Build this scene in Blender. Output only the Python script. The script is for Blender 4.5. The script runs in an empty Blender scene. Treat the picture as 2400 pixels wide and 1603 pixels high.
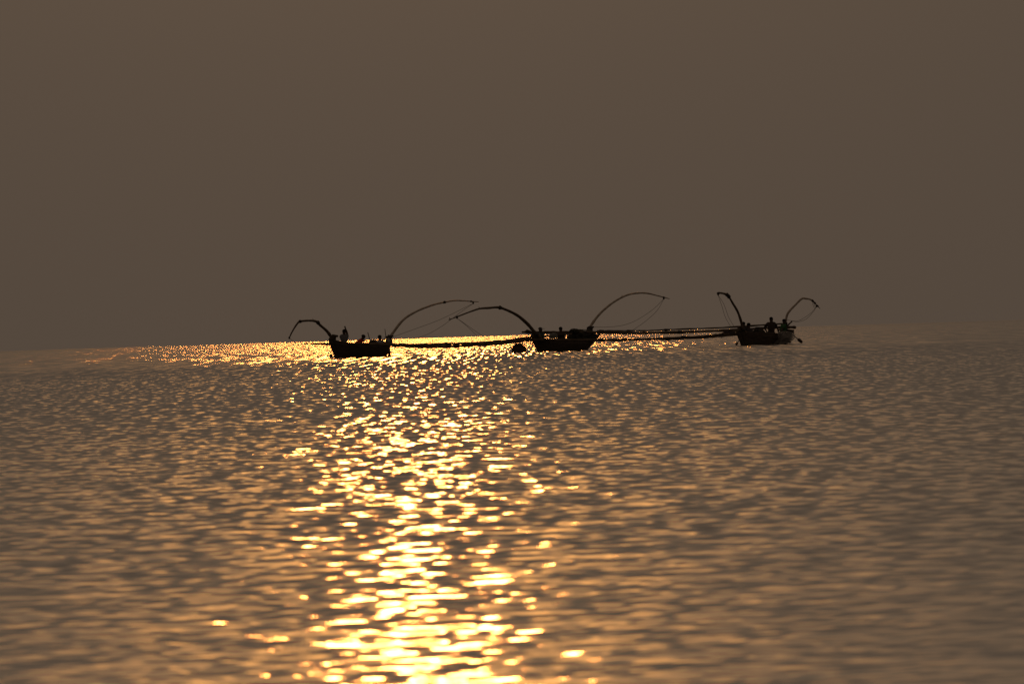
import bpy, bmesh, math, random
import numpy as np
from mathutils import Vector, Matrix

random.seed(7)
scn = bpy.context.scene
COL = scn.collection

# ------------------------------------------------------------------ camera
F = 20000.0            # focal length in photo pixels (300 mm on a 36 mm frame, 2400 px wide)
ROLL = 0.0308          # horizon rises to the right
PITCH = 15.5 / F
CAM_H = 0.93
cam_d = bpy.data.cameras.new('camera')
cam_d.sensor_width = 36.0
cam_d.lens = 300.0
cam_d.clip_start = 0.5
cam_d.clip_end = 90000.0
cam_d.dof.use_dof = True
cam_d.dof.focus_distance = 440.0
cam_d.dof.aperture_fstop = 17.0
cam = bpy.data.objects.new('camera', cam_d)
COL.objects.link(cam)
cam.matrix_world = (Matrix.Translation((0, 0, CAM_H)) @ Matrix.Rotation(math.pi / 2 - PITCH, 4, 'X')
                    @ Matrix.Rotation(-math.atan(ROLL), 4, 'Z'))
scn.camera = cam

# ------------------------------------------------------------------ world and sun
SUN_AZ = -0.0120       # radians to the right of the viewing direction
SUN_EL = math.radians(8.5)
world = bpy.data.worlds.new('World')
scn.world = world
world.use_nodes = True
world.cycles.sampling_method = 'NONE'      # the sky is smooth: leave light sampling to the sun
wn, wl = world.node_tree.nodes, world.node_tree.links
wn.clear()
sky = wn.new('ShaderNodeTexSky')
sky.sky_type = 'NISHITA'
sky.sun_disc = False
sky.sun_elevation = SUN_EL
sky.sun_rotation = SUN_AZ
sky.altitude = 0
sky.air_density = 1.0
sky.dust_density = 10.0
sky.ozone_density = 1.0
bg = wn.new('ShaderNodeBackground')
bg.inputs['Strength'].default_value = 0.004
haze_bg = wn.new('ShaderNodeBackground')          # even brown haze veiling the whole sky
haze_bg.inputs['Color'].default_value = (0.65, 0.482, 0.355, 1)
haze_bg.inputs['Strength'].default_value = 1.0
# the glow of thick haze round the low sun, falling off with the angle from it
sdir = Vector((math.sin(SUN_AZ) * math.cos(SUN_EL), math.cos(SUN_AZ) * math.cos(SUN_EL), math.sin(SUN_EL)))
tc = wn.new('ShaderNodeTexCoord')
dot = wn.new('ShaderNodeVectorMath'); dot.operation = 'DOT_PRODUCT'
dot.inputs[1].default_value = sdir
wl.new(tc.outputs['Generated'], dot.inputs[0])
def wmath(op, a, b=None):
    q = wn.new('ShaderNodeMath'); q.operation = op
    for i, x in enumerate((a, b)):
        if x is None: continue
        if isinstance(x, (int, float)): q.inputs[i].default_value = x
        else: wl.new(x, q.inputs[i])
    return q.outputs[0]
theta = wmath('ARCCOSINE', wmath('MINIMUM', dot.outputs['Value'], 1.0))
def glow(color, amount, width_deg):
    g = wn.new('ShaderNodeBackground')
    g.inputs['Color'].default_value = color
    wl.new(wmath('MULTIPLY', wmath('EXPONENT', wmath('MULTIPLY', theta, -1 / math.radians(width_deg))), amount), g.inputs['Strength'])
    return g.outputs[0]
out = wn.new('ShaderNodeOutputWorld')
wl.new(sky.outputs[0], bg.inputs['Color'])
acc = haze_bg.outputs[0]
for sh in (bg.outputs[0], glow((1.0, 0.40, 0.065, 1), 30.0, 0.88), glow((1.0, 0.63, 0.39, 1), 1.7, 2.7)):
    add = wn.new('ShaderNodeAddShader')
    wl.new(acc, add.inputs[0]); wl.new(sh, add.inputs[1]); acc = add.outputs[0]
wl.new(acc, out.inputs['Surface'])

sun_d = bpy.data.lights.new('sun', 'SUN')
sun_d.energy = 2.6
sun_d.angle = math.radians(0.9)
sun_d.color = (1.0, 0.32, 0.065)
sun = bpy.data.objects.new('sun', sun_d)
COL.objects.link(sun)
sun.rotation_euler = sdir.to_track_quat('Z', 'Y').to_euler()

scn.view_settings.view_transform = 'Standard'
scn.view_settings.look = 'None'
scn.view_settings.gamma = 1.0
scn.view_settings.use_curve_mapping = False
scn.view_settings.exposure = -3.0
scn.render.engine = 'CYCLES'
scn.cycles.use_denoising = True
scn.cycles.use_adaptive_sampling = False
scn.cycles.max_bounces = 6
scn.cycles.caustics_reflective = False
scn.cycles.caustics_refractive = False
scn.cycles.sample_clamp_direct = 190.0
scn.cycles.sample_clamp_indirect = 4.0

# ------------------------------------------------------------------ helpers
def P(px, py, Y):
    """world point at depth Y that the photograph shows at photo pixel (px, py)"""
    u, v = px - 1200.0, 801.5 - py
    c, s = math.cos(math.atan(ROLL)), math.sin(math.atan(ROLL))
    return Vector((Y * (u * c + v * s) / F, Y, CAM_H + Y * ((-u * s + v * c) / F - PITCH)))

# ------------------------------------------------------------------ water
def water_material():
    m = bpy.data.materials.new('lake_water'); m.use_nodes = True
    n, l = m.node_tree.nodes, m.node_tree.links
    n.remove(n['Principled BSDF'])
    gl = n.new('ShaderNodeBsdfAnisotropic'); gl.distribution = 'BECKMANN'
    gl.inputs['Roughness'].default_value = 0.07
    gl.inputs['Color'].default_value = (0.80, 0.80, 0.80, 1)
    df = n.new('ShaderNodeBsdfDiffuse'); df.inputs['Color'].default_value = (0.03, 0.027, 0.02, 1)
    fr = n.new('ShaderNodeFresnel'); fr.inputs['IOR'].default_value = 1.333
    mx = n.new('ShaderNodeMixShader')
    l.new(fr.outputs[0], mx.inputs[0]); l.new(df.outputs[0], mx.inputs[1]); l.new(gl.outputs[0], mx.inputs[2])
    l.new(mx.outputs[0], n['Material Output'].inputs['Surface'])
    geo = n.new('ShaderNodeNewGeometry')
    def math_(op, a, bb=None):
        q = n.new('ShaderNodeMath'); q.operation = op
        for i, x in enumerate((a, bb)):
            if x is None: continue
            if isinstance(x, (int, float)): q.inputs[i].default_value = x
            else: l.new(x, q.inputs[i])
        return q.outputs[0]
    def vm(op, a, bb=None):
        q = n.new('ShaderNodeVectorMath'); q.operation = op
        for i, x in enumerate((a, bb)):
            if x is None: continue
            if isinstance(x, tuple): q.inputs[i].default_value = x
            else: l.new(x, q.inputs[i])
        return q
    def noise(scale, detail, off, stretch=(1, 1, 1)):
        a = vm('ADD', geo.outputs['Position'], off).outputs[0]
        a = vm('MULTIPLY', a, stretch).outputs[0]
        q = n.new('ShaderNodeTexNoise'); q.noise_dimensions = '2D'
        q.inputs['Scale'].default_value = scale
        q.inputs['Detail'].default_value = detail
        q.inputs['Roughness'].default_value = 0.55
        l.new(a, q.inputs['Vector'])
        return q
    def slope(q, amp):
        s = vm('SUBTRACT', q.outputs['Color'], (0.5, 0.5, 0.5)).outputs[0]
        s = vm('MULTIPLY', s, (1, 1, 0)).outputs[0]
        w = n.new('ShaderNodeVectorMath'); w.operation = 'SCALE'
        l.new(s, w.inputs[0])
        if isinstance(amp, (int, float)): w.inputs['Scale'].default_value = amp
        else: l.new(amp, w.inputs['Scale'])
        return w.outputs[0]
    dist = vm('LENGTH', geo.outputs['Position']).outputs['Value']
    def step(a, b_, lo=0.0, hi=1.0):
        mr = n.new('ShaderNodeMapRange'); mr.interpolation_type = 'SMOOTHSTEP'
        mr.inputs['From Min'].default_value = a; mr.inputs['From Max'].default_value = b_
        mr.inputs['To Min'].default_value = lo; mr.inputs['To Max'].default_value = hi
        l.new(dist, mr.inputs['Value'])
        return mr.outputs[0]
    # 0 where the waves are in the mesh, 1 where the mesh is too coarse for them
    fine = slope(noise(14.0, 2.0, (3.1, 7.7, 0)), FINE)
    # crests that hide the troughs behind them read ever longer in depth the farther out one looks
    def band(sc, st, off, a0, a1, b0, b1, amp):
        w = math_('MULTIPLY', step(a0, a1, 0, 1), step(b0, b1, amp, 0))
        return slope(noise(sc, 1.0, off, (1, st, 1)), w)
    mid = band(6.0, 0.35, (13.1, 57.7, 0), 24, 60, 80, 140, MID)
    for q in (band(6.0, 0.08, (23.1, 7.7, 0), 60, 130, 200, 300, MID2), band(5.5, 0.02, (53.1, 17.7, 0), 160, 250, 330, 480, MID2)):
        mid = vm('ADD', mid, q).outputs[0]
    gust = noise(0.06, 3.0, (31.0, 9.0, 0), (1, 0.12, 1)).outputs['Fac']        # wind patches
    gust = math_('ADD', math_('MULTIPLY', gust, 1.9), 0.1)
    far = slope(noise(5.0, 1.0, (3.1, 57.7, 0), (1, 0.004, 1)), math_('MULTIPLY', gust, step(240, 480, 0, FAR)))
    far = vm('MULTIPLY', far, (0.85, 1, 0)).outputs[0]
    mid = vm('MULTIPLY', mid, (0.75, 1, 0)).outputs[0]
    l.new(step(230, 430, 0.07, 0.125), gl.inputs['Roughness'])       # ripples too small to tell apart out there
    tot = vm('ADD', vm('ADD', fine, mid).outputs[0], far).outputs[0]
    nn = vm('NORMALIZE', vm('ADD', geo.outputs['Normal'], tot).outputs[0]).outputs[0]
    for q in (gl, df, fr): l.new(nn, q.inputs['Normal'])
    return m
FINE, MID, MID2, FAR = 0.02, 0.24, 0.23, 0.72

def build_water():
    NC = 480
    half = math.radians(5.6)
    ang = np.linspace(-half, half, NC)
    r = [19.5]
    while r[-1] < 170: r.append(r[-1] * 1.001)
    while r[-1] < 290: r.append(r[-1] + 0.19)
    while r[-1] < 80000: r.append(r[-1] * 1.12)
    r = np.array(r); NR = len(r)
    dr = np.gradient(r)
    X = np.outer(r, np.sin(ang)); Y = np.outer(r, np.cos(ang))
    Z = np.zeros_like(X)
    rng = np.random.default_rng(5)
    N = 60
    lam = np.exp(np.linspace(math.log(0.055), math.log(2.2), N))
    SL = 0.057
    for k in range(N):
        th = rng.normal(0, 0.85)
        kk = 2 * math.pi / lam[k]
        w = 1.35 if lam[k] < 0.45 else 0.48
        a = SL * math.sqrt(2.0 / N) * w / kk
        need = np.maximum(dr, r * (2 * half / NC))
        fade = np.clip((lam[k] / need - 2.2) / 1.6, 0, 1)[:, None]
        if fade.max() == 0: continue
        rows = fade[:, 0] > 0
        ph = kk * (X[rows] * math.sin(th) + Y[rows] * math.cos(th)) + rng.uniform(0, 6.283)
        Z[rows] += a * fade[rows] * np.cos(ph)
    Z *= (1 - 0.45 * np.exp(-((r - 262) / 35.0) ** 2))[:, None]      # a calmer lane in front of the boats
    co = np.stack([X, Y, Z], -1).reshape(-1, 3).astype(np.float32)
    i = np.arange(NR - 1)[:, None] * NC + np.arange(NC - 1)[None]
    q = np.stack([i, i + 1, i + NC + 1, i + NC], -1).reshape(-1, 4)
    # the rest of the lake, flat
    co2, q2 = [], []
    base = len(co)
    rr = [0.5, 19.5, 320, 5000, 80000]
    aa = np.linspace(half, 2 * math.pi - half, 73)
    for a in rr:
        for t in aa: co2.append((a * math.sin(t), a * math.cos(t), 0))
    for a in range(len(rr) - 1):
        for t in range(72):
            k = base + a * 73 + t
            q2.append((k, k + 1, k + 74, k + 73))
    b3 = base + len(co2)
    for t in np.linspace(-half, half, 9): co2.append((0.5 * math.sin(t), 0.5 * math.cos(t), 0))
    for t in np.linspace(-half, half, 9): co2.append((19.5 * math.sin(t), 19.5 * math.cos(t), 0))
    for t in range(8): q2.append((b3 + t, b3 + t + 1, b3 + t + 10, b3 + t + 9))
    co = np.concatenate([co, np.array(co2, np.float32)]); q = np.concatenate([q, np.array(q2)])
    q = q[:, ::-1]
    me = bpy.data.meshes.new('lake')
    me.vertices.add(len(co)); me.vertices.foreach_set('co', co.ravel())
    me.loops.add(q.size); me.loops.foreach_set('vertex_index', q.ravel().astype(np.int32))
    me.polygons.add(len(q))
    me.polygons.foreach_set('loop_start', np.arange(0, q.size, 4, dtype=np.int32))
    me.polygons.foreach_set('use_smooth', np.ones(len(q), bool))
    me.update(calc_edges=True)
    ob = bpy.data.objects.new('lake_water', me); COL.objects.link(ob)
    me.materials.append(water_material())
    ob['kind'] = 'structure'
    print('water verts', len(co), 'rows', NR)
    return ob
build_water()
# ------------------------------------------------------------------ MATERIALS
def mat(name, col, rough=0.8, var=0.35, scale=6.0, spec=0.25, bump=0.0, stretch=(1, 1, 1)):
    m = bpy.data.materials.new(name); m.use_nodes = True
    n, l = m.node_tree.nodes, m.node_tree.links
    b = n['Principled BSDF']
    b.inputs['Roughness'].default_value = rough
    b.inputs['Specular IOR Level'].default_value = spec
    tc = n.new('ShaderNodeTexCoord')
    mp = n.new('ShaderNodeMapping'); mp.inputs['Scale'].default_value = stretch
    l.new(tc.outputs['Object'], mp.inputs['Vector'])
    t = n.new('ShaderNodeTexNoise'); t.inputs['Scale'].default_value = scale; t.inputs['Detail'].default_value = 5
    l.new(mp.outputs[0], t.inputs['Vector'])
    r = n.new('ShaderNodeValToRGB')
    r.color_ramp.elements[0].position = 0.3; r.color_ramp.elements[1].position = 0.7
    r.color_ramp.elements[0].color = tuple(c * (1 - var) for c in col) + (1,)
    r.color_ramp.elements[1].color = tuple(min(1, c * (1 + var)) for c in col) + (1,)
    l.new(t.outputs['Fac'], r.inputs[0])
    l.new(r.outputs[0], b.inputs['Base Color'])
    if bump:
        bp = n.new('ShaderNodeBump'); bp.inputs['Strength'].default_value = bump; bp.inputs['Distance'].default_value = 0.02
        l.new(t.outputs['Fac'], bp.inputs['Height']); l.new(bp.outputs[0], b.inputs['Normal'])
    return m
M = dict(
    hull=mat('tarred_planks', (0.080, 0.057, 0.040), 0.75, 0.4, 3.0, 0.2, 0.4, (1, 1, 5)),
    strake=mat('worn_strake', (0.13, 0.10, 0.07), 0.7, 0.4, 5.0, 0.2, 0.3),
    dark_wood=mat('dark_wood', (0.095, 0.068, 0.046), 0.8, 0.4, 5.0, 0.2, 0.4),
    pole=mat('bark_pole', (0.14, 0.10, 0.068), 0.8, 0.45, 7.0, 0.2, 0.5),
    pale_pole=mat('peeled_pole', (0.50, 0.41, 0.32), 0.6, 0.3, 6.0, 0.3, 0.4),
    beam=mat('beam_wood', (0.13, 0.095, 0.066), 0.8, 0.45, 4.0, 0.2, 0.5),
    rope=mat('rope', (0.10, 0.08, 0.06), 0.9, 0.3, 20.0),
    binding=mat('binding', (0.06, 0.05, 0.045), 0.9, 0.4, 12.0),
    cloth_pale=mat('pale_rag', (0.42, 0.40, 0.40), 0.9, 0.3, 9.0),
    skin=mat('skin', (0.07, 0.040, 0.026), 0.55, 0.15, 9.0, 0.3),
    hair=mat('hair', (0.010, 0.009, 0.008), 0.9, 0.2, 30.0),
    red=mat('red_cloth', (0.46, 0.025, 0.018), 0.9, 0.2, 8.0),
    white=mat('white_cloth', (0.42, 0.40, 0.42), 0.9, 0.15, 8.0),
    grey=mat('grey_cloth', (0.17, 0.17, 0.18), 0.9, 0.2, 8.0),
    dark=mat('dark_cloth', (0.06, 0.05, 0.052), 0.9, 0.2, 8.0),
    teal=mat('teal_cloth', (0.10, 0.13, 0.13), 0.9, 0.2, 8.0),
    brown=mat('brown_cloth', (0.07, 0.05, 0.04), 0.9, 0.2, 8.0),
    green=mat('green_cloth', (0.045, 0.13, 0.045), 0.9, 0.25, 8.0),
    sack=mat('pale_sack', (0.22, 0.22, 0.19), 0.85, 0.2, 5.0, 0.2, 0.5),
    net=mat('wet_net', (0.34, 0.31, 0.28), 0.25, 0.3, 8.0, 0.6),
    net_dark=mat('dark_net', (0.05, 0.048, 0.038), 0.9, 0.5, 9.0, 0.2, 0.8),
    float_=mat('float_foam', (0.20, 0.17, 0.13), 0.8, 0.2, 8.0),
)

# ------------------------------------------------------------------ mesh helpers
def mesh_obj(name, verts, faces, material, parent=None, smooth=True, base=None):
    b = Vector(base) if base is not None else (parent['_b'] if False else BASES.get(parent.name if parent else None, Vector()))
    me = bpy.data.meshes.new(name)
    me.from_pydata([tuple(Vector(v) - b) for v in verts], [], faces)
    if smooth:
        for p in me.polygons: p.use_smooth = True
    me.materials.append(material)
    ob = bpy.data.objects.new(name, me); COL.objects.link(ob)
    if parent is not None: ob.parent = parent
    else: ob.location = b
    BASES[ob.name] = b
    return ob
BASES = {}
def thing(name, base, label, cat, group=None):
    o = bpy.data.objects.new(name, None); COL.objects.link(o)
    o.empty_display_size = 0.3
    o.location = base
    tag(o, label, cat, group)
    BASES[o.name] = Vector(base)
    return o
def tag(o, label, cat, group=None):
    o['label'] = label; o['category'] = cat
    if group: o['group'] = group
    return o
def catmull(pts, n):
    """pts: list of tuples (any dimension), resampled n per span"""
    a = [np.array(p, float) for p in pts]
    a = [2 * a[0] - a[1]] + a + [2 * a[-1] - a[-2]]
    out_ = []
    for i in range(1, len(a) - 2):
        p0, p1, p2, p3 = a[i - 1:i + 3]
        for k in range(n):
            t = k / n
            out_.append(0.5 * (2 * p1 + (p2 - p0) * t + (2 * p0 - 5 * p1 + 4 * p2 - p3) * t * t + (3 * p1 - p0 - 3 * p2 + p3) * t ** 3))
    out_.append(a[-2])
    return out_
def tube(pts, radii, seg=8, rough=0.0, seed=0):
    rnd = random.Random(seed)
    pts = [Vector(p) for p in pts]
    V, Fc = [], []
    up = None
    for i, p in enumerate(pts):
        d = (pts[min(i + 1, len(pts) - 1)] - pts[max(i - 1, 0)]).normalized()
        if up is None: up = d.orthogonal().normalized()
        up = (up - d * up.dot(d)).normalized()
        s = d.cross(up)
        r = radii[i] if hasattr(radii, '__len__') else radii
        r *= 1 + rough * rnd.uniform(-1, 1)
        for k in range(seg):
            a = 2 * math.pi * k / seg
            rr = r * (1 + 0.4 * rough * rnd.uniform(-1, 1))
            V.append(p + (up * math.cos(a) + s * math.sin(a)) * rr)
    for i in range(len(pts) - 1):
        for k in range(seg):
            a, b = i * seg + k, i * seg + (k + 1) % seg
            Fc.append((a, b, b + seg, a + seg))
    Fc.append(tuple(range(seg))[::-1]); n = (len(pts) - 1) * seg
    Fc.append(tuple(range(n, n + seg)))
    return V, Fc
def join(parts):
    V, Fc = [], []
    for v, f in parts:
        o = len(V); V += list(v); Fc += [tuple(i + o for i in q) for q in f]
    return V, Fc
def box(c, ax, ay, az, bevel=0.12):
    """bevelled box: centre and three half-axis vectors"""
    bm = bmesh.new(); bmesh.ops.create_cube(bm, size=2)
    bmesh.ops.bevel(bm, geom=bm.edges[:], offset=bevel, segments=1, affect='EDGES')
    V = [Vector(c) + Vector(ax) * v.co.x + Vector(ay) * v.co.y + Vector(az) * v.co.z for v in bm.verts]
    bm.verts.index_update()
    Fc = [tuple(v.index for v in f.verts) for f in bm.faces]
    bm.free()
    return V, Fc
def blob(c, rx, ry, rz, amp=0.25, seed=0, sub=3, freq=2.5, flat=True):
    from mathutils import noise
    bm = bmesh.new(); bmesh.ops.create_icosphere(bm, subdivisions=sub, radius=1)
    V = []
    for v in bm.verts:
        q = v.co * freq + Vector((seed * 3.1, seed * 1.7, 0))
        k = 1 + amp * noise.fractal(q, 0.8, 2.0, 3)
        z = v.co.z * k
        if flat and z < -0.5: z = -0.5
        V.append(Vector(c) + Vector((v.co.x * k * rx, v.co.y * k * ry, z * rz)))
    bm.verts.index_update()
    Fc = [tuple(v.index for v in f.verts) for f in bm.faces]
    bm.free()
    return V, Fc

# ------------------------------------------------------------------ boats
YN, YF = 462.8, 467.0          # depth of the near (left) and far (right) end of every hull
class Boat: pass
def make_boat(label, xl, xr, wl, wr, sheer_px, stem_top, stern_top, beam, rise_l, rise_r):
    """xl, xr: photo x of the ends at the rail; wl, wr: at the waterline; sheer_px: [(fraction, photo y)]"""
    B = Boat()
    B.Y = lambda px: YN + (YF - YN) * min(1.2, max(-0.2, (px - xl) / (xr - xl)))
    mid = (xl + xr) / 2
    c = P(mid, 800, (YN + YF) / 2)
    base = Vector((c.x, c.y, 0))
    B.root = thing('fishing_boat', base, label, 'fishing boat', 'wooden fishing boats lashed in a row')
    A, E = P(xl, 800, YN), P(xr, 800, YF)
    A.z = E.z = 0
    ax = (E - A); L = ax.length; ax.normalize()
    nrm = Vector((ax.y, -ax.x, 0))          # towards the near side
    B.ax, B.nrm, B.L, B.A = ax, nrm, L, A
    fl, fr = (wl - xl) / (xr - xl), (xr - wr) / (xr - xl)
    NS, NQ = 33, 8
    sh = [(f, P(xl + f * (xr - xl), y, YN + f * (YF - YN)).z) for f, y in sheer_px]
    zs = np.interp(np.linspace(0, 1, NS), [f for f, _ in sh], [z for _, z in sh])
    zs = np.convolve(np.pad(zs, 2, mode='edge'), [.1, .2, .4, .2, .1], 'valid')
    B.sheer = lambda f: float(np.interp(f, np.linspace(0, 1, NS), zs))
    zb = -0.28
    def half_beam(t): return beam * (max(0.0, math.sin(math.pi * min(1, max(0, t)))) ** 0.62) + 0.045
    B.half_beam = half_beam
    V, Fc = [], []
    for i in range(NS):
        t = i / (NS - 1)
        ring = []
        for j in range(-NQ, NQ + 1):
            q = 1 - abs(j) / NQ                         # 0 at the rail, 1 at the keel
            z = zs[i] + (zb - zs[i]) * q
            k = (zs[i] - z) / max(zs[i], 0.05)          # 1 at the waterline
            s = t + k * (fl * (1 - t) - fr * t)
            w = half_beam(t) * (1 - 0.55 * q ** 1.6) if q < 1 else 0.0
            w *= 1 + 0.012 * math.sin(9 * q * math.pi)   # overlapping strakes
            p = A + ax * (s * L) + nrm * (w * (1 if j > 0 else -1)); p.z = z
            ring.append(p)
        V += ring
    R = 2 * NQ + 1
    for i in range(NS - 1):
        for j in range(R - 1):
            a = i * R + j
            Fc.append((a, a + 1, a + R + 1, a + R))
    hull = mesh_obj('hull', V, Fc, M['hull'], B.root)
    so = hull.modifiers.new('planking', 'SOLIDIFY'); so.thickness = 0.035; so.offset = 0
    def along(t, side, dz=0.0, out_=0.0, s_off=0.0):
        p = A + ax * ((t + s_off) * L) + nrm * (side * (half_beam(t) + out_)); p.z = B.sheer(t) + dz
        return p
    B.along = along
    for side in (1, -1):
        v, f = tube([along(t, side, 0.01) for t in np.linspace(0.01, 0.99, 24)], 0.034, 6, 0.12, 3)
        mesh_obj('gunwale', v, f, M['dark_wood'], B.root)
    # a worn rubbing strake along the near side
    def low(t, dz):
        zz = B.sheer(t) + dz
        q = max(0.0, (B.sheer(t) - zz) / (B.sheer(t) - zb))
        k = (B.sheer(t) - zz) / B.sheer(t)
        s_ = t + k * (fl * (1 - t) - fr * t)
        p = A + ax * (s_ * L) + nrm * (half_beam(t) * (1 - 0.55 * q ** 1.6) + 0.02); p.z = zz
        return p
    B.low = low
    v, f = tube([low(t, -0.17) for t in np.linspace(0.32, 0.95, 16)], 0.018, 6, 0.1, 4)
    mesh_obj('rubbing_strake', v, f, M['strake'], B.root)
    # stem and stern posts: chunky timbers that carry on above the rail
    for (nm, t, top, w) in (('stem_post', 0.0, stem_top, 0.13), ('stern_post', 1.0, stern_top, 0.06)):
        px, py = top
        Yq = YN if t == 0 else YF
        tp = P(px, py, Yq)
        f_ = fl if t == 0 else -fr
        bt = A + ax * ((t + f_ * 1.15) * L); bt.z = -0.15
        rl = A + ax * (t * L); rl.z = B.sheer(t)
        pts = [bt, bt.lerp(rl, 0.6), rl, rl.lerp(tp, 0.6), tp]
        pts = [Vector(p) for p in catmull([tuple(p) for p in pts], 3)]
        v, f = tube(pts, [w * (0.75 + 0.45 * i / len(pts)) for i in range(len(pts))], 7, 0.08, 5)
        mesh_obj(nm, v, f, M['dark_wood'], B.root, smooth=False)
    for t in (0.2, 0.42, 0.63, 0.83):
        cc = A + ax * (t * L); cc.z = B.sheer(t) - 0.22
        v, f = box(cc, ax * 0.11, nrm * (half_beam(t) * 0.93), Vector((0, 0, 0.018)))
        mesh_obj('thwart', v, f, M['dark_wood'], B.root, smooth=False)
    return B

def arched_pole(B, pts_px, Y0, slope, r_px, material, tip_px, lines, seed, lash_at=(), twigs=()):
    """pts_px run from the foot to the tip; depth changes by slope metres per metre sideways"""
    x0 = pts_px[0][0]
    Yat = lambda px: Y0 + slope * abs(px - x0) / 43.0
    n = 5
    c = catmull(pts_px, n)
    rr = np.interp(np.linspace(0, 1, len(c)), np.linspace(0, 1, len(r_px)), r_px)
    pts = [P(q[0], q[1], Yat(q[0])) for q in c]
    v, f = tube(pts, [0.88 * r / 43.0 for r in rr], 9, 0.10, seed)
    pole = mesh_obj('arched_pole', v, f, material, B.root)
    BASES[pole.name] = BASES[B.root.name]
    def ring(k, w, fat):
        a, b = pts[k], pts[min(k + 1, len(pts) - 1)]
        d = (b - a).normalized()
        return tube([a - d * w, a - d * w * .4, a + d * w * .4, a + d * w], [rr[k] / 43 * fat * .9, rr[k] / 43 * fat, rr[k] / 43 * fat * 1.02, rr[k] / 43 * fat * .9], 9, 0.15, seed + k)
    for k in lash_at:
        v, f = ring(min(k, len(pts) - 1), 0.07, 1.45)
        mesh_obj('lashing', v, f, M['binding'], pole)
    for k in twigs:
        a = pts[min(k, len(pts) - 2)]; d = (pts[k + 1] - a).normalized()
        v, f = tube([a, a + Vector((0, 0, 0.06)) + d * 0.05, a + Vector((0, 0, 0.12)) + d * 0.07], [0.03, 0.02, 0.012], 5)
        mesh_obj('branch_stub', v, f, material, pole)
    tp = P(tip_px[0], tip_px[1], Yat(tip_px[0]))
    v, f = join([box(tp, (0.045, 0, 0.01), (0, 0.028, 0), (-0.01, 0, 0.065), 0.4),
                 tube([tp + Vector((0, -0.045, -0.01)), tp + Vector((0, 0.045, -0.01))], 0.03, 8)])
    mesh_obj('pulley', v, f, M['dark_wood'], pole)
    for ln in lines:
        q = catmull([(tip_px[0], tip_px[1] + 1.5)] + list(ln), 5)
        v, f = tube([P(a[0], a[1], Yat(a[0])) for a in q], 0.0095, 5)
        mesh_obj('rope', v, f, M['rope'], B.root)
    return pole

def pole_foot(B, px, py, Y, w=0.22, rag=True, seed=1):
    """the lashed step in which a pole stands: two cleats, a crosspiece and turns of rope"""
    c = P(px, py, Y)
    v, f = join([box(c + Vector((-0.06, 0, -0.1)), (0.06, 0, 0.02), (0, 0.07, 0), (-0.02, 0, 0.2), 0.2),
                 box(c + Vector((0.08, 0.05, -0.08)), (0.05, 0, -0.02), (0, 0.06, 0), (0.03, 0, 0.17), 0.2),
                 box(c + Vector((0.02, 0, 0.08)), (w, 0, 0.02), (0, 0.05, 0), (0, 0, 0.05), 0.2),
                 blob(c + Vector((0, -0.02, 0.0)), 0.15, 0.12, 0.16, 0.5, seed, 3, 3.0, False)])
    mesh_obj('pole_step', v, f, M['binding'], B.root)
    if rag:
        v, f = blob(c + Vector((-0.06, -0.13, -0.14)), 0.10, 0.05, 0.13, 0.5, seed + 4, 3, 2.0, False)
        mesh_obj('rag', v, f, M['cloth_pale'], B.root)

# ---- left boat
b1 = make_boat('wooden fishing boat at the left end of the row, with a red-shirted paddler aboard', 775, 917, 787.5, 903,
               [(0, 797), (0.06, 800), (0.14, 804.5), (0.3, 806), (0.5, 806), (0.8, 805), (0.93, 803), (1, 801)],
               (779, 789), (917, 796), 0.50, 0, 0)
arched_pole(b1, [(784, 803), (777.8, 792), (765, 775), (750, 762), (741.6, 753.7), (724.5, 751.6), (703.2, 753.7), (695.8, 760), (686.2, 775), (679.8, 787.8), (678.5, 791)],
            b1.Y(782), -0.8, [4.6, 4.2, 3.5, 3.0, 2.6, 2.4, 1.8, 1.6], M['pole'], (678, 792), [[(684, 797), (699, 809.5)]], 11, (3, 18, 30), (22, 30))
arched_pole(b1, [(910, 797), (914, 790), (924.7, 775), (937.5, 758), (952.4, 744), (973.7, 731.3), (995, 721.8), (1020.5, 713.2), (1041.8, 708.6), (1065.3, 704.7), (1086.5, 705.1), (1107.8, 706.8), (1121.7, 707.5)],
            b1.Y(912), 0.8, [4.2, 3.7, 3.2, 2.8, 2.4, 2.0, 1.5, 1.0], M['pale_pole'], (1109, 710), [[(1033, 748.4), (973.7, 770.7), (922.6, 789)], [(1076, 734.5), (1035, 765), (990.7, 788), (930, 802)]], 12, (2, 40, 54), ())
v, f = join([box(P(785, 787, b1.Y(780)), (0.17, 0, -0.035), (0, 0.07, 0), (0.02, 0, 0.06), 0.25),
             box(P(781, 797, b1.Y(780)), (0.15, 0.04, 0), (0, 0.09, 0), (0.02, 0, 0.24), 0.2)])
mesh_obj('bow_block', v, f, M['dark_wood'], b1.root, smooth=False)
pole_foot(b1, 913, 792, b1.Y(912), 0.2, True, 3)
v, f = tube([P(a, b, b1.Y(914)) for a, b in ((911, 818), (912.5, 823), (912.5, 829), (911, 838))], [0.05, 0.07, 0.075, 0.05], 7, 0.1)
mesh_obj('rudder', v, f, M['dark_wood'], b1.root)

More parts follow.
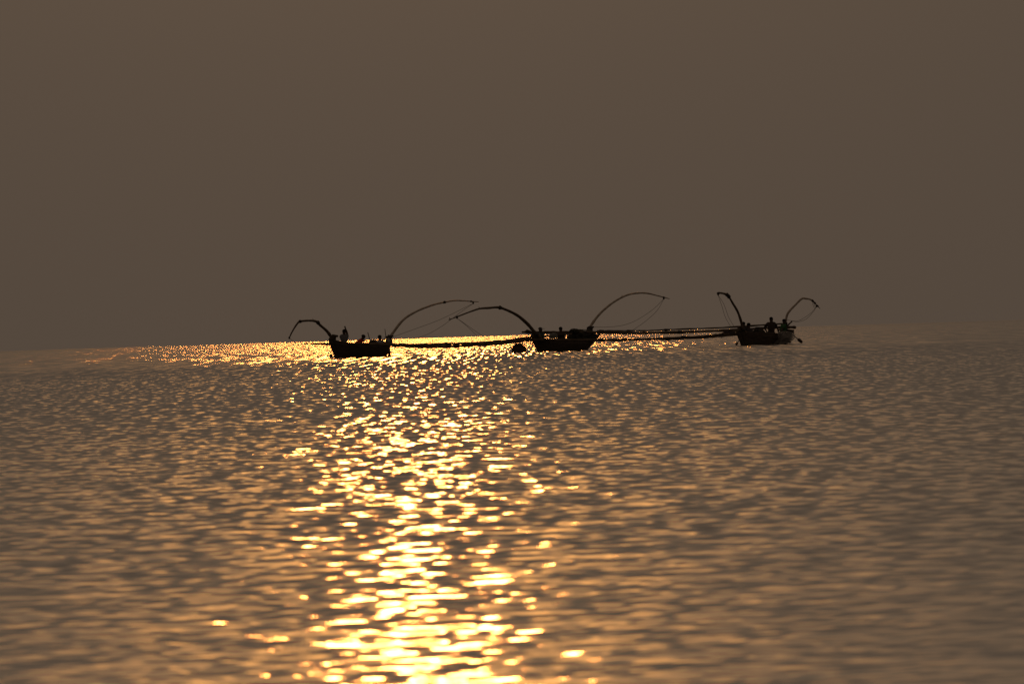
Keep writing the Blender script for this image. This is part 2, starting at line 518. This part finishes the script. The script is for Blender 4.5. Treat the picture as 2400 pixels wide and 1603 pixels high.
# ---- middle boat
b2 = make_boat('wooden fishing boat in the middle of the row, beside the small dark dinghy', 1249, 1404, 1264, 1373,
               [(0, 789), (0.05, 793), (0.12, 797), (0.3, 798.5), (0.6, 798.5), (0.82, 797), (0.93, 790), (1, 783)],
               (1252, 785), (1404, 779), 0.50, 0, 0)
arched_pole(b2, [(1268, 793.5), (1253.4, 779), (1234, 757), (1212, 739), (1187.8, 726.8), (1168.4, 720.7), (1146.5, 722), (1124.7, 723.6), (1102.8, 730.4), (1071.3, 742.5), (1051.9, 749.8)],
            b2.Y(1256), -0.8, [5.0, 4.6, 4.0, 3.6, 3.2, 2.8, 2.2, 1.7, 1.1], M['pole'], (1071, 744.5), [[(1095, 765), (1119.8, 789)], [(1107, 771), (1146.5, 798.4)]], 21, (4, 24, 45), (35, 49))
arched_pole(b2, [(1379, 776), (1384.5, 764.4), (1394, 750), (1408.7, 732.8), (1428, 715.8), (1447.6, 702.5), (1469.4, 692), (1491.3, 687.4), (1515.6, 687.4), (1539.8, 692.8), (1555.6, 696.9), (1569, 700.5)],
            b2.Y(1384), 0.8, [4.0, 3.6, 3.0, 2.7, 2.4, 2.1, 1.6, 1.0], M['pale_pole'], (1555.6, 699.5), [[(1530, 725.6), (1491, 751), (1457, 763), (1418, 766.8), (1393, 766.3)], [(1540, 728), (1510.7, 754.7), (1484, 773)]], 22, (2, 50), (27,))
pole_foot(b2, 1383, 771, b2.Y(1384), 0.2, True, 6)

# ---- right boat
b3 = make_boat('wooden fishing boat at the right end of the row, pale net hanging over its side', 1730, 1854, 1741, 1840,
               [(0, 777), (0.06, 779.5), (0.14, 781), (0.35, 781), (0.6, 783), (0.85, 783), (0.95, 781), (1, 779)],
               (1735, 770), (1854, 774), 0.48, 0, 0)
arched_pole(b3, [(1749, 782), (1741, 770), (1738, 758), (1733.5, 742.8), (1727.3, 727.5), (1718, 712), (1709, 696.8), (1704.3, 691.4), (1696.7, 688.4), (1687.5, 686.8), (1682, 688)],
            b3.Y(1738), -0.8, [4.4, 4.0, 3.6, 3.2, 2.9, 2.8, 3.0, 2.4, 2.0], M['pole'], (1683, 690), [[(1692, 718), (1699.7, 742.8), (1712, 765)], [(1696.7, 713.7), (1707.4, 742.8), (1719.7, 764.3)]], 31, (4, 31, 33, 35, 48), (33,))
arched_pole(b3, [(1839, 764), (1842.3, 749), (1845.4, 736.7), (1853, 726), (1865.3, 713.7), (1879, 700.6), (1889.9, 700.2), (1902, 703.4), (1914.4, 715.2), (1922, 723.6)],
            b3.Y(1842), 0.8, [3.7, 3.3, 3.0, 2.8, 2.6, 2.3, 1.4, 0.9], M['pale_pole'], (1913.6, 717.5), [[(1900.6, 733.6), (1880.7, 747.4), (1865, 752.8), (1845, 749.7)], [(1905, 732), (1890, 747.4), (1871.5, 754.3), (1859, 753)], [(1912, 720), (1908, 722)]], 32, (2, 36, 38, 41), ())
v, f = box(P(1736.5, 771, b3.Y(1736)), (0.14, 0.03, 0), (0, 0.09, 0), (0.03, 0, 0.17), 0.2)
mesh_obj('bow_block', v, f, M['dark_wood'], b3.root, smooth=False)
for k, (x, y, h) in enumerate(((1904, 706, 9), (1906.5, 709, 11), (1909, 711, 8))):
    v, f = tube([P(x, y, b3.Y(1842) + 1.1), P(x + 1, y + h * .6, b3.Y(1842) + 1.1), P(x - .5, y + h, b3.Y(1842) + 1.1)], 0.009, 5)
    mesh_obj('loose_cord', v, f, M['rope'], b3.root)

# ------------------------------------------------------------------ long poles that tie the hulls together
def beam(name, label, pts_px, Y, r_px, seed, ties=(), m='beam'):
    c = catmull(pts_px, 6)
    Ys = np.interp(np.linspace(0, 1, len(c)), [0, 1], Y if hasattr(Y, '__len__') else (Y, Y))
    rr = np.interp(np.linspace(0, 1, len(c)), np.linspace(0, 1, len(r_px)), r_px)
    pts = [P(q[0], q[1], y) for q, y in zip(c, Ys)]
    base = (pts[0] + pts[-1]) / 2
    v, f = tube(pts, [r / 43 for r in rr], 9, 0.27, seed)
    root = thing(name, base, label, 'pole', 'long poles tying the boats together')
    mesh_obj('shaft', v, f, M[m], root)
    for t in ties:
        k = min(len(pts) - 2, int(t * (len(pts) - 1)))
        d = (pts[k + 1] - pts[k]).normalized()
        v, f = tube([pts[k] - d * .16, pts[k] - d * .09, pts[k] + d * .09, pts[k] + d * .16], [rr[k] / 43 * 1.1, rr[k] / 43 * 1.38, rr[k] / 43 * 1.34, rr[k] / 43 * 1.1], 8, 0.2, seed + k)
        mesh_obj('lashing', v, f, M['binding'], root)
        if random.random() < 0.6:
            v, f = tube([pts[k], pts[k] + Vector((0.02, -0.02, -0.12)), pts[k] + Vector((0.0, -0.02, -0.2))], 0.012, 5)
            mesh_obj('rope_end', v, f, M['rope'], root)
    return root
beam('spreader_pole', 'long thin pole sticking out left of the left boat and reaching the middle boat',
     [(712.8, 805.2), (745, 806), (774, 806.5), (850, 805), (915, 806.5), (970, 808), (1050, 806), (1127, 803), (1185, 798.4), (1248.5, 790.5), (1300, 786), (1341, 783)],
     (YN + .2, YN + 1.6), [1.5, 1.9, 2.3, 2.5, 2.5, 2.4, 2.0], 41, (0.09, 0.14, 0.42, 0.55, 0.7))
beam('spreader_pole', 'thicker sagging pole, lower of the bundle between the left and middle boats',
     [(846, 806), (900, 808.5), (960, 811.6), (1010, 812.6), (1070, 811), (1127, 807.6), (1185, 803), (1248, 796.5), (1285, 795.5)],
     (YN + .5, YN + .1), [2.6, 3.0, 3.2, 3.2, 3.0, 2.5], 42, (0.2, 0.33, 0.5, 0.66, 0.86))
beam('spreader_pole', 'long low pole lying across the rail of the middle boat and running right',
     [(1241, 796), (1300, 796.8), (1380, 797.4), (1461, 796.6), (1517.5, 795), (1574, 793.9), (1622.7, 792), (1671, 789), (1728, 784.5), (1748, 782.5)],
     (YN - .05, YN + .3), [2.7, 3.0, 2.8, 2.8, 2.6, 2.4], 43, (0.08, 0.27, 0.54, 0.75))
beam('spreader_pole', 'low pole lashed to the rail of the right boat, tapering out towards the middle boat',
     [(1512, 794.3), (1560, 792.5), (1622.7, 789.8), (1671, 786.2), (1700, 784), (1731, 781), (1752, 779.6)],
     (YN, YN + .4), [1.2, 2.2, 2.6, 2.9, 3.0, 2.6], 44, (0.3, 0.62, 0.75))
beam('spreader_pole', "thick high pole across the middle boat, running behind the right boat's crew",
     [(1226, 778.5), (1250, 779), (1290, 779), (1345, 778.5), (1420, 779.3), (1483, 780.6), (1542, 779.8), (1622.7, 777.7), (1728, 773.2), (1795, 769), (1840, 767), (1865, 767.5)],
     (YN + 2.2, YF + .3), [1.6, 2.7, 2.7, 2.9, 2.9, 2.8, 2.8, 3.0, 3.2], 45, (0.03, 0.055, 0.17, 0.28, 0.31, 0.62, 0.8))
beam('spreader_pole', 'thin topmost pole between the middle and right boats',
     [(1430, 775), (1483, 775), (1517, 774.9), (1590, 771.7), (1671, 768.9), (1736, 765.4), (1793.7, 761.5), (1838, 758.5)],
     (YF - .2, YF - .3), [1.3, 1.7, 1.8, 1.9, 2.0, 1.6], 46, (0.02, 0.12, 0.4))
beam('spreader_pole', 'short pole lashed beside the high poles just right of the middle boat',
     [(1399, 776), (1430, 776.8), (1460, 777.6), (1489, 778.6)], (YF - .3, YF - .3), [2.4, 2.0, 1.7, 1.2], 47, (0.15, 0.3))
beam('spreader_pole', 'short stout blunt pole jutting right from the right boat, under the high pole',
     [(1822, 773), (1840, 773.5), (1860, 776.5)], (YF - .1, YF + .1), [2.6, 3.2, 3.4], 48, (0.5,))
beam('spreader_pole', 'short crooked pole beside the raised left end of the middle boat',
     [(1229, 776.8), (1238, 777.6), (1250, 781), (1268, 787)], (YN + .6, YN + 1.2), [1.0, 3.0, 2.8, 2.2], 49, (0.35,))
beam('spreader_pole', 'short forked pole end lying on the low poles just left of the right boat',
     [(1689, 783), (1700, 779.5), (1712, 778.2), (1734, 776)], (YN + .9, YN + 1.1), [1.2, 2.2, 2.0, 1.6], 50, (0.45,))

# ------------------------------------------------------------------ paddles
def paddle(label, a_px, b_px, Y, blade_px=16, wpx=3.2, m='dark_wood', yaw=0.4):
    """shaft from a to b, blade at the b end"""
    Ya, Yb = Y if hasattr(Y, '__len__') else (Y, Y)
    a, b = P(a_px[0], a_px[1], Ya), P(b_px[0], b_px[1], Yb)
    d = (b - a).normalized(); Lb = blade_px / 43
    root = thing('paddle', (a + b) / 2, label, 'paddle', 'wooden paddles of the fishing crew')
    c = b - d * Lb
    v, f = tube([a, a.lerp(c, .5), c, b - d * Lb * .5], [0.020, 0.022, 0.024, 0.016], 7, 0.06, 5)
    mesh_obj('shaft', v, f, M[m], root)
    side = d.cross(Vector((0, 1, 0))).normalized()
    side = (side * math.cos(yaw) + Vector((0, 1, 0)) * math.sin(yaw)).normalized()
    th = d.cross(side).normalized()
    V, Fc = [], []
    prof = [(0, .25), (.12, .8), (.35, 1), (.75, .95), (.93, .7), (1, .35)]
    for s, w in prof:
        for sx, st in ((-1, 0), (0, 1), (1, 0), (0, -1)):
            V.append(c + d * Lb * s + side * (sx * w * wpx / 43) + th * (st * 0.016))
    for i in range(len(prof) - 1):
        for k in range(4):
            Fc.append((i * 4 + k, i * 4 + (k + 1) % 4, i * 4 + 4 + (k + 1) % 4, i * 4 + 4 + k))
    Fc += [(3, 2, 1, 0), tuple(range(len(V) - 4, len(V)))]
    mesh_obj('blade', V, Fc, M[m], root)
    return root
paddle('paddle hanging straight down left of the left boat, blade at the water', (775.5, 806), (776.3, 838.5), YN - .1, 8, 3.4)
paddle('paddle slanting down beside the left end of the middle boat', (1250, 797), (1243.5, 824), YN - .1, 15, 1.6, yaw=1.0)
paddle('short paddle dipping into the water left of the right boat', (1735.5, 793), (1724.5, 809), YN - .1, 8, 3.2)
paddle('paddle with a broad blade reaching out right of the right boat, tip near the water', (1848, 777), (1880.5, 803), (YF - .2, YF + .6), 19, 4.2)
paddle('upright paddle gripped overhead by the standing man in the left boat', (808.8, 764), (806.5, 841), (b1.Y(800) + 1.0, b1.Y(800) + 1.3), 14, 3.0)
paddle('paddle held out in front of the red-shirted man', (862, 779), (874.5, 826), (b1.Y(870) + .75, b1.Y(872) + .95), 16, 3.2)
st = thing('mooring_stick', P(905, 800, b1.Y(905)), 'thin upright stick beside the foot of the left boat\'s right pole', 'stick')
v, f = tube([P(906, 806, b1.Y(905)), P(904.6, 790, b1.Y(905)), P(902, 771, b1.Y(905))], [0.026, 0.022, 0.016], 6, 0.1)
mesh_obj('shaft', v, f, M['dark_wood'], st)
v, f = tube([P(900.5, 790.8, b1.Y(905)), P(908, 789.8, b1.Y(905))], 0.018, 6)
mesh_obj('crosspiece', v, f, M['dark_wood'], st)

# ------------------------------------------------------------------ people
def ik(s, h, l1, l2, bend):
    """elbow or knee between s and h"""
    d = h - s; D = d.length
    if D > (l1 + l2) * 0.995:
        h = s + d * ((l1 + l2) * 0.995 / D); d = h - s; D = d.length
    u = d / D
    x = (l1 * l1 - l2 * l2 + D * D) / (2 * D)
    y = math.sqrt(max(0.0, l1 * l1 - x * x))
    b = Vector(bend); b = (b - u * b.dot(u)).normalized()
    return s + u * x + b * y, h
def skin_mesh(name, V, E, R, root_i, material, parent, sub=2):
    b = BASES[parent.name]
    me = bpy.data.meshes.new(name)
    me.from_pydata([tuple(v - b) for v in V], E, [])
    ob = bpy.data.objects.new(name, me); COL.objects.link(ob); ob.parent = parent
    BASES[ob.name] = b
    md = ob.modifiers.new('skin', 'SKIN'); md.use_smooth_shade = True
    for i, r in enumerate(R):
        sv = me.skin_vertices[0].data[i]
        sv.radius = tuple(1.28 * x for x in (r if hasattr(r, '__len__') else (r, r))) if min(r if hasattr(r, '__len__') else (r, r)) > 0.02 else (r, r) if not hasattr(r, '__len__') else r
        sv.use_root = (i == root_i)
    sd = ob.modifiers.new('smooth', 'SUBSURF'); sd.levels = sub; sd.render_levels = sub
    me.materials.append(material)
    return ob
def person(label, head_px, Y, face, lean, lh, rh, shirt, trousers='dark', sleeve=0.5, cap=None, crouch=0.0, look=None, bend_l=(0, 0, -1), bend_r=(0, 0, -1), floor=0.06, arm_scale=1.0):
    """face: direction the person faces in plan (radians, 0 = right, pi/2 = away); lean: pelvis-to-neck direction;
       lh, rh: hand targets as world points"""
    hd = P(head_px[0], head_px[1], Y)
    fw = Vector((math.cos(face), math.sin(face), 0)); lf = Vector((-fw.y, fw.x, 0))
    up = Vector(lean).normalized()
    look = Vector(look) if look else fw
    hu = (up + Vector((0, 0, 1.2))).normalized()
    neck = hd - hu * 0.17 - look * 0.02
    pel = neck - up * 0.50
    chest = neck - up * 0.15; belly = pel + up * 0.18
    shl, shr = chest + lf * 0.185 + up * 0.07, chest - lf * 0.185 + up * 0.07
    root = thing('person', Vector((pel.x, pel.y, floor)), label, 'person', 'fishermen in the boats')
    V, E, R = [], [], []
    def add(p, r, to=None):
        V.append(Vector(p)); R.append(r)
        if to is not None: E.append((to, len(V) - 1))
        return len(V) - 1
    ip = add(pel, (0.15, 0.115)); ib = add(belly, (0.14, 0.105), ip); ic = add(chest, (0.165, 0.115), ib)
    inn = add(neck, 0.062, ic)
    ij = add(hd - hu * 0.075 + look * 0.012, (0.066, 0.075), inn)
    ih = add(hd + hu * 0.01, (0.082, 0.098), ij)
    add(hd + hu * 0.07 - look * 0.01, (0.062, 0.072), ih)
    add(hd - hu * 0.02 + look * 0.112, 0.016, ih)                        # nose
    sd = hu.cross(look).normalized()
    add(hd - hu * 0.01 + sd * 0.092, 0.018, ih); add(hd - hu * 0.01 - sd * 0.092, 0.018, ih)   # ears
    SV, SE, SR = [pel - up * 0.03, belly, chest, neck - up * 0.035], [(0, 1), (1, 2), (2, 3)], [(0.17, 0.135), (0.162, 0.125), (0.185, 0.135), (0.085, 0.08)]
    for sh, tgt, s, bd in ((shl, lh, 1, bend_l), (shr, rh, -1, bend_r)):
        if tgt is None: tgt = pel + fw * 0.30 + lf * (s * 0.18) + Vector((0, 0, 0.06))
        el, hn = ik(sh, Vector(tgt), 0.29 * arm_scale, 0.26 * arm_scale, bd)
        a = add(sh, 0.068, ic); mu = add(sh.lerp(el, .5), 0.053, a); e = add(el, 0.043, mu); fm = add(el.lerp(hn, .4), 0.041, e); w = add(hn, 0.027, fm)
        dirn = (hn - el).normalized()
        side = dirn.cross(Vector((0.3, 0.9, 0.2))).normalized(); pn = dirn.cross(side).normalized()
        pm = add(hn + dirn * 0.055, (0.040, 0.020), w)
        for q, ln in ((-0.030, 0.062), (-0.010, 0.072), (0.010, 0.068), (0.030, 0.052)):
            k1 = add(hn + dirn * 0.090 + side * q, 0.0105, pm)
            k2 = add(V[k1] + dirn * ln * 0.45 + pn * ln * 0.30, 0.0095, k1)
            add(V[k2] + pn * ln * 0.45 - dirn * ln * 0.10, 0.0085, k2)
        t1 = add(hn + dirn * 0.035 + side * -0.045, 0.0115, pm)
        add(V[t1] + dirn * 0.035 + pn * 0.03, 0.010, t1)
        n0 = len(SV)
        SV += [sh + up * 0.005, sh.lerp(el, sleeve), ]; SR += [0.085, 0.066]
        SE += [(2, n0), (n0, n0 + 1)]
    TV, TE, TR = [pel + up * 0.05, pel - up * 0.03], [(0, 1)], [(0.165, 0.13), (0.168, 0.135)]
    for s in (1, -1):
        hp = pel + lf * (0.09 * s) - Vector((0, 0, 0.05))
        ft = Vector((pel.x, pel.y, floor + 0.04)) + fw * (0.30 - 0.18 * crouch) + lf * (0.12 * s)
        kn, ft = ik(hp, ft, 0.43, 0.42, fw + Vector((0, 0, 0.3)))
        a = add(hp, 0.092, ip); k = add(kn, 0.062, a); cf = add(kn.lerp(ft, .35), 0.056, k); an = add(ft, 0.04, cf); add(ft + fw * 0.15 - Vector((0, 0, 0.02)), 0.034, an)
        n0 = len(TV)
        TV += [hp, kn, kn.lerp(ft, .75)]; TR += [0.112, 0.085, 0.07]
        TE += [(1, n0), (n0, n0 + 1), (n0 + 1, n0 + 2)]
    skin_mesh('body', V, E, R, 0, M['skin'], root, 2)
    skin_mesh('shirt', SV, SE, SR, 0, M[shirt], root, 2)
    skin_mesh('trousers', TV, TE, TR, 0, M[trousers], root, 2)
    # close-cropped hair (or a cap with a peak) over the crown
    rot = Matrix((sd, look - hu * look.dot(hu), hu)).transposed()
    def dome(sc, lo):
        vv, ff = blob((0, 0, 0), 1, 1, 1, 0.05, 3, 3, 4, False)
        out_ = [hd + hu * 0.028 - look * 0.006 + rot @ Vector((q.x * sc[0], q.y * sc[1], max(q.z, lo + (0.35 * q.y if q.y > 0 else 0)) * sc[2])) for q in vv]
        return out_, ff
    if cap:
        v, f = dome((0.106, 0.122, 0.104), -0.1)
        c_ = mesh_obj('cap', v, f, M[cap], root)
        pk = hd + hu * 0.045 + look * 0.10
        v, f = box(pk + look * 0.06, sd * 0.07, look * 0.075, hu * 0.010, 0.4)
        mesh_obj('peak', v, f, M[cap], c_)
    else:
        v, f = dome((0.104, 0.118, 0.100), -0.35)
        mesh_obj('hair', v, f, M['hair'], root)
    return root

W = lambda x, y, Y: P(x, y, Y)
Y1 = b1.Y
person('man half standing in the left boat, one arm raised overhead', (806.5, 777), Y1(812), 1.9, (0.05, 0, 1),
       W(811, 786, Y1(812) + .35), W(809, 767.5, Y1(812) + .05), 'grey', sleeve=0.55, bend_l=(-1, 0.2, -1), bend_r=(1, 0.1, 0.1), look=(-0.3, 0.95, 0), arm_scale=0.78)
person('bent-over man in a red shirt in the left boat, arm stretched forward', (851.5, 789.5), Y1(850), 0.25, (0.75, 0.1, 0.72),
       W(862, 781.5, Y1(868) + .55), W(866, 797, Y1(868) + .55), 'red', sleeve=0.45, bend_l=(0, 0, 1), bend_r=(0, 0, -1), look=(0.9, 0.3, -0.35))
person('seated man in a white shirt near the right end of the left boat', (890, 790.3), Y1(886), 0.9, (0.05, 0.1, 1),
       W(905, 795, Y1(892) + .5), W(872, 797, Y1(886) + .4), 'white', sleeve=0.6, bend_l=(0, 0, -1), bend_r=(-0.3, 0, -1))
Y2 = b2.Y
person('seated man in a peaked cap at the left end of the middle boat', (1266.5, 772.5), Y2(1268), 0.85, (0.05, 0, 1),
       None, None, 'teal', cap='dark', sleeve=0.7, look=(1, 0.1, 0))
person('bareheaded man in a dark shirt in the middle boat', (1314, 771.3), Y2(1314), 1.3, (0.0, 0.1, 1),
       None, None, 'brown', sleeve=0.6)
Y3 = b3.Y
person('man in the right boat whose head shows just right of its left pole', (1742.5, 759.5), Y3(1746) + .3, 1.0, (0, 0.1, 1), None, None, 'dark', sleeve=0.6)
person('low seated man in the right boat, second from its left pole', (1754.5, 762), Y3(1756), 2.2, (0.0, 0.1, 1), None, None, 'dark', sleeve=0.6)
person('broad-shouldered man rising above the middle of the right boat', (1807.5, 748.2), Y3(1806), 1.4, (0.02, 0.05, 1),
       W(1797, 777, Y3(1806) + .1), W(1825, 777, Y3(1812) + .1), 'brown', sleeve=0.85, bend_l=(-1, 0.2, 0), bend_r=(1, 0.2, 0))
person('stooping man in a green jacket at the right end of the right boat', (1838, 753), Y3(1836), 0.3, (0.15, 0.1, 1),
       W(1853, 756, Y3(1846)), W(1829, 781, Y3(1834) - .4), 'green', 'green', sleeve=0.8, bend_l=(0, 0, -1), bend_r=(-1, 0, 0), look=(0.95, 0.1, -0.25))

# ------------------------------------------------------------------ cargo, nets and the dinghy
def cargo(name, label, cat, px, py, Y, rx, ry, rz, m, seed, strands=6, amp=0.35):
    c = P(px, py, Y)
    root = thing(name, c, label, cat)
    v, f = blob(c, rx, ry, rz, amp, seed, 4, 2.6)
    mesh_obj('bundle', v, f, M[m], root)
    rnd = random.Random(seed)
    for k in range(strands):
        a0 = rnd.uniform(-.5, .5); p = []
        for q in np.linspace(-1, 1, 9):
            p.append(c + Vector((q * rx, math.sin(q * 3 + k) * ry * .4 + a0 * ry, (1 - q * q) ** .5 * rz * 1.02 + 0.01 + rnd.uniform(0, .02))))
        v, f = tube(p, 0.014, 5)
        mesh_obj('net_line', v, f, M['rope'], root)
    return root
cargo('net_heap', 'dark heap of nets filling the right end of the middle boat', 'net heap', 1366, 792, Y2(1366), 0.78, 0.45, 0.42, 'net_dark', 3, 8)
cargo('net_heap', 'small dark bundle on the high pole in the middle boat', 'net heap', 1346, 777, Y2(1346) - .3, 0.27, 0.2, 0.13, 'net_dark', 5, 3)
cargo('net_heap', 'dark bundle lying on the rail in the middle of the right boat', 'net heap', 1778, 779, Y3(1778), 0.34, 0.3, 0.15, 'net_dark', 7, 4)
cargo('net_heap', 'dark bundle behind the rail between the two right men of the left boat', 'net heap', 873, 803, Y1(873) + .3, 0.2, 0.25, 0.12, 'net_dark', 9, 3)
# pale sack: a slumped bag with a tied neck
sk = thing('sack', P(1297, 796, Y2(1297) - .1), 'pale slumped sack standing between the two men of the middle boat', 'sack')
v, f = blob(P(1297, 788.5, Y2(1297) - .1), 0.24, 0.16, 0.20, 0.22, 4, 4, 1.6)
mesh_obj('bag', v, f, M['sack'], sk)
v, f = tube([P(1300, 784, Y2(1297) - .1), P(1301, 781.5, Y2(1297) - .1), P(1302.5, 779.5, Y2(1297) - .1)], [0.07, 0.035, 0.055], 8, 0.2, 2)
mesh_obj('tied_neck', v, f, M['sack'], sk)

# hanging net of the right boat: real mesh cells draped over the rail down to the water
def hanging_net():
    root = thing('fishing_net', P(1826, 806, Y3(1826) - .6), 'pale wet fishing net draped over the side of the right boat down to the water', 'fishing net')
    rnd = random.Random(4)
    from mathutils import noise
    for layer, (nu, nv, off, x0, x1) in enumerate(((17, 9, 0.08, 0.56, 0.98), (13, 8, 0.16, 0.66, 1.0), (11, 7, 0.14, 0.60, 0.86))):
        V, E = [], []
        for i in range(nu):
            t = x0 + (x1 - x0) * i / (nu - 1)
            for j in range(nv):
                q = j / (nv - 1)
                z_dz = -q * (b3.sheer(min(t, 1)) - 0.02)
                p = b3.low(min(t, 0.999), z_dz + 0.001)
                w = noise.noise_vector(Vector((i * 0.35, j * 0.45, layer * 7.3)))
                bulge = 0.22 * math.sin(math.pi * min(1, q * 1.1)) * (0.5 + 0.9 * abs(noise.noise(Vector((t * 9, layer, 0)))))
                p = p + b3.nrm * (off + bulge) + w * 0.085
                top = 0.10 * math.exp(-((t - 0.72) / 0.12) ** 2) * (1 - q) ** 2
                p.z += top
                p.z = max(p.z, -0.03)
                V.append(p)
        for i in range(nu):
            for j in range(nv):
                a = i * nv + j
                if i < nu - 1 and j < nv - 1:
                    E.append((a, a + nv + 1)); E.append((a + 1, a + nv))
        parts = [tube([V[a], V[b]], 0.008, 4) for a, b in E]
        v, f = join(parts)
        mesh_obj('netting', v, f, M['net'], root, smooth=False)
        rope_p = [V[i * nv] for i in range(nu)]
        v, f = tube(rope_p, 0.016, 6)
        ln = mesh_obj('head_rope', v, f, M['net'], root)
        for i in range(2, nu, 5):
            v, f = blob(V[i * nv] + Vector((0, 0, 0.02)), 0.045, 0.03, 0.03, 0.1, i, 2, 2, False)
            mesh_obj('float', v, f, M['float_'], ln)
    return root
hanging_net()

# small dinghy seen end-on: low sides, a covered load narrowing to the top
def dinghy():
    cx, Yd = 1216.5, 458.5
    base = P(cx, 826, Yd); base.z = 0
    root = thing('dinghy', base, 'small dark dinghy seen end-on, floating left of the middle boat', 'dinghy')
    def X(px): return P(px, 820, Yd).x
    def Z(py): return P(cx, py, Yd).z
    L = 2.4
    prof = [(1199.5, 829), (1199.3, 817), (1202, 812.5), (1230.5, 813), (1233.3, 816), (1233.3, 829)]
    V, Fc = [], []
    ts = np.linspace(0, 1, 13)
    for t in ts:
        k = 1 - 0.85 * max(0, (t - 0.55) / 0.45) ** 2
        for px, py in prof:
            p = Vector((base.x + (X(px) - base.x) * k, Yd + (t - 0.0) * L, Z(py) + 0.10 * t * t * (1 if py < 820 else 0.6)))
            V.append(p)
    n = len(prof)
    for i in range(len(ts) - 1):
        for j in range(n):
            if j == 2: continue
            a, b = i * n + j, i * n + (j + 1) % n
            Fc.append((a, b, b + n, a + n))
    Fc.append(tuple(range(n))[::-1]); Fc.append(tuple(range((len(ts) - 1) * n, len(ts) * n)))
    mesh_obj('hull', V, Fc, M['hull'], root, smooth=False)
    V, Fc = [], []
    prof = [(1202, 813.5), (1205, 810), (1208, 804.8), (1210.5, 803), (1213, 805), (1219, 805.5), (1224, 804.6), (1227.5, 809), (1231, 813.5)]
    from mathutils import noise
    for i, t in enumerate(np.linspace(0.03, 0.72, 9)):
        k = 1 - 0.3 * t * t
        for px, py in prof:
            jig = 0.03 * noise.noise(Vector((px * .3, t * 6, 2)))
            V.append(Vector((base.x + (X(px) - base.x) * k, Yd + t * L, Z(813.5) + (Z(py) - Z(813.5)) * k + jig)))
    n = len(prof)
    for i in range(8):
        for j in range(n - 1):
            a = i * n + j
            Fc.append((a, a + 1, a + n + 1, a + n))
    Fc.append(tuple(range(n))[::-1]); Fc.append(tuple(range(8 * n, 9 * n)))
    mesh_obj('tarpaulin', V, Fc, M['net_dark'], root, smooth=False)
    v, f = tube([Vector((X(1199), Yd + .05, Z(817))), Vector((X(1198), Yd + .02, Z(811))), Vector((X(1197.6), Yd, Z(806)))], 0.014, 6)
    mesh_obj('rowlock', v, f, M['dark_wood'], root)
dinghy()
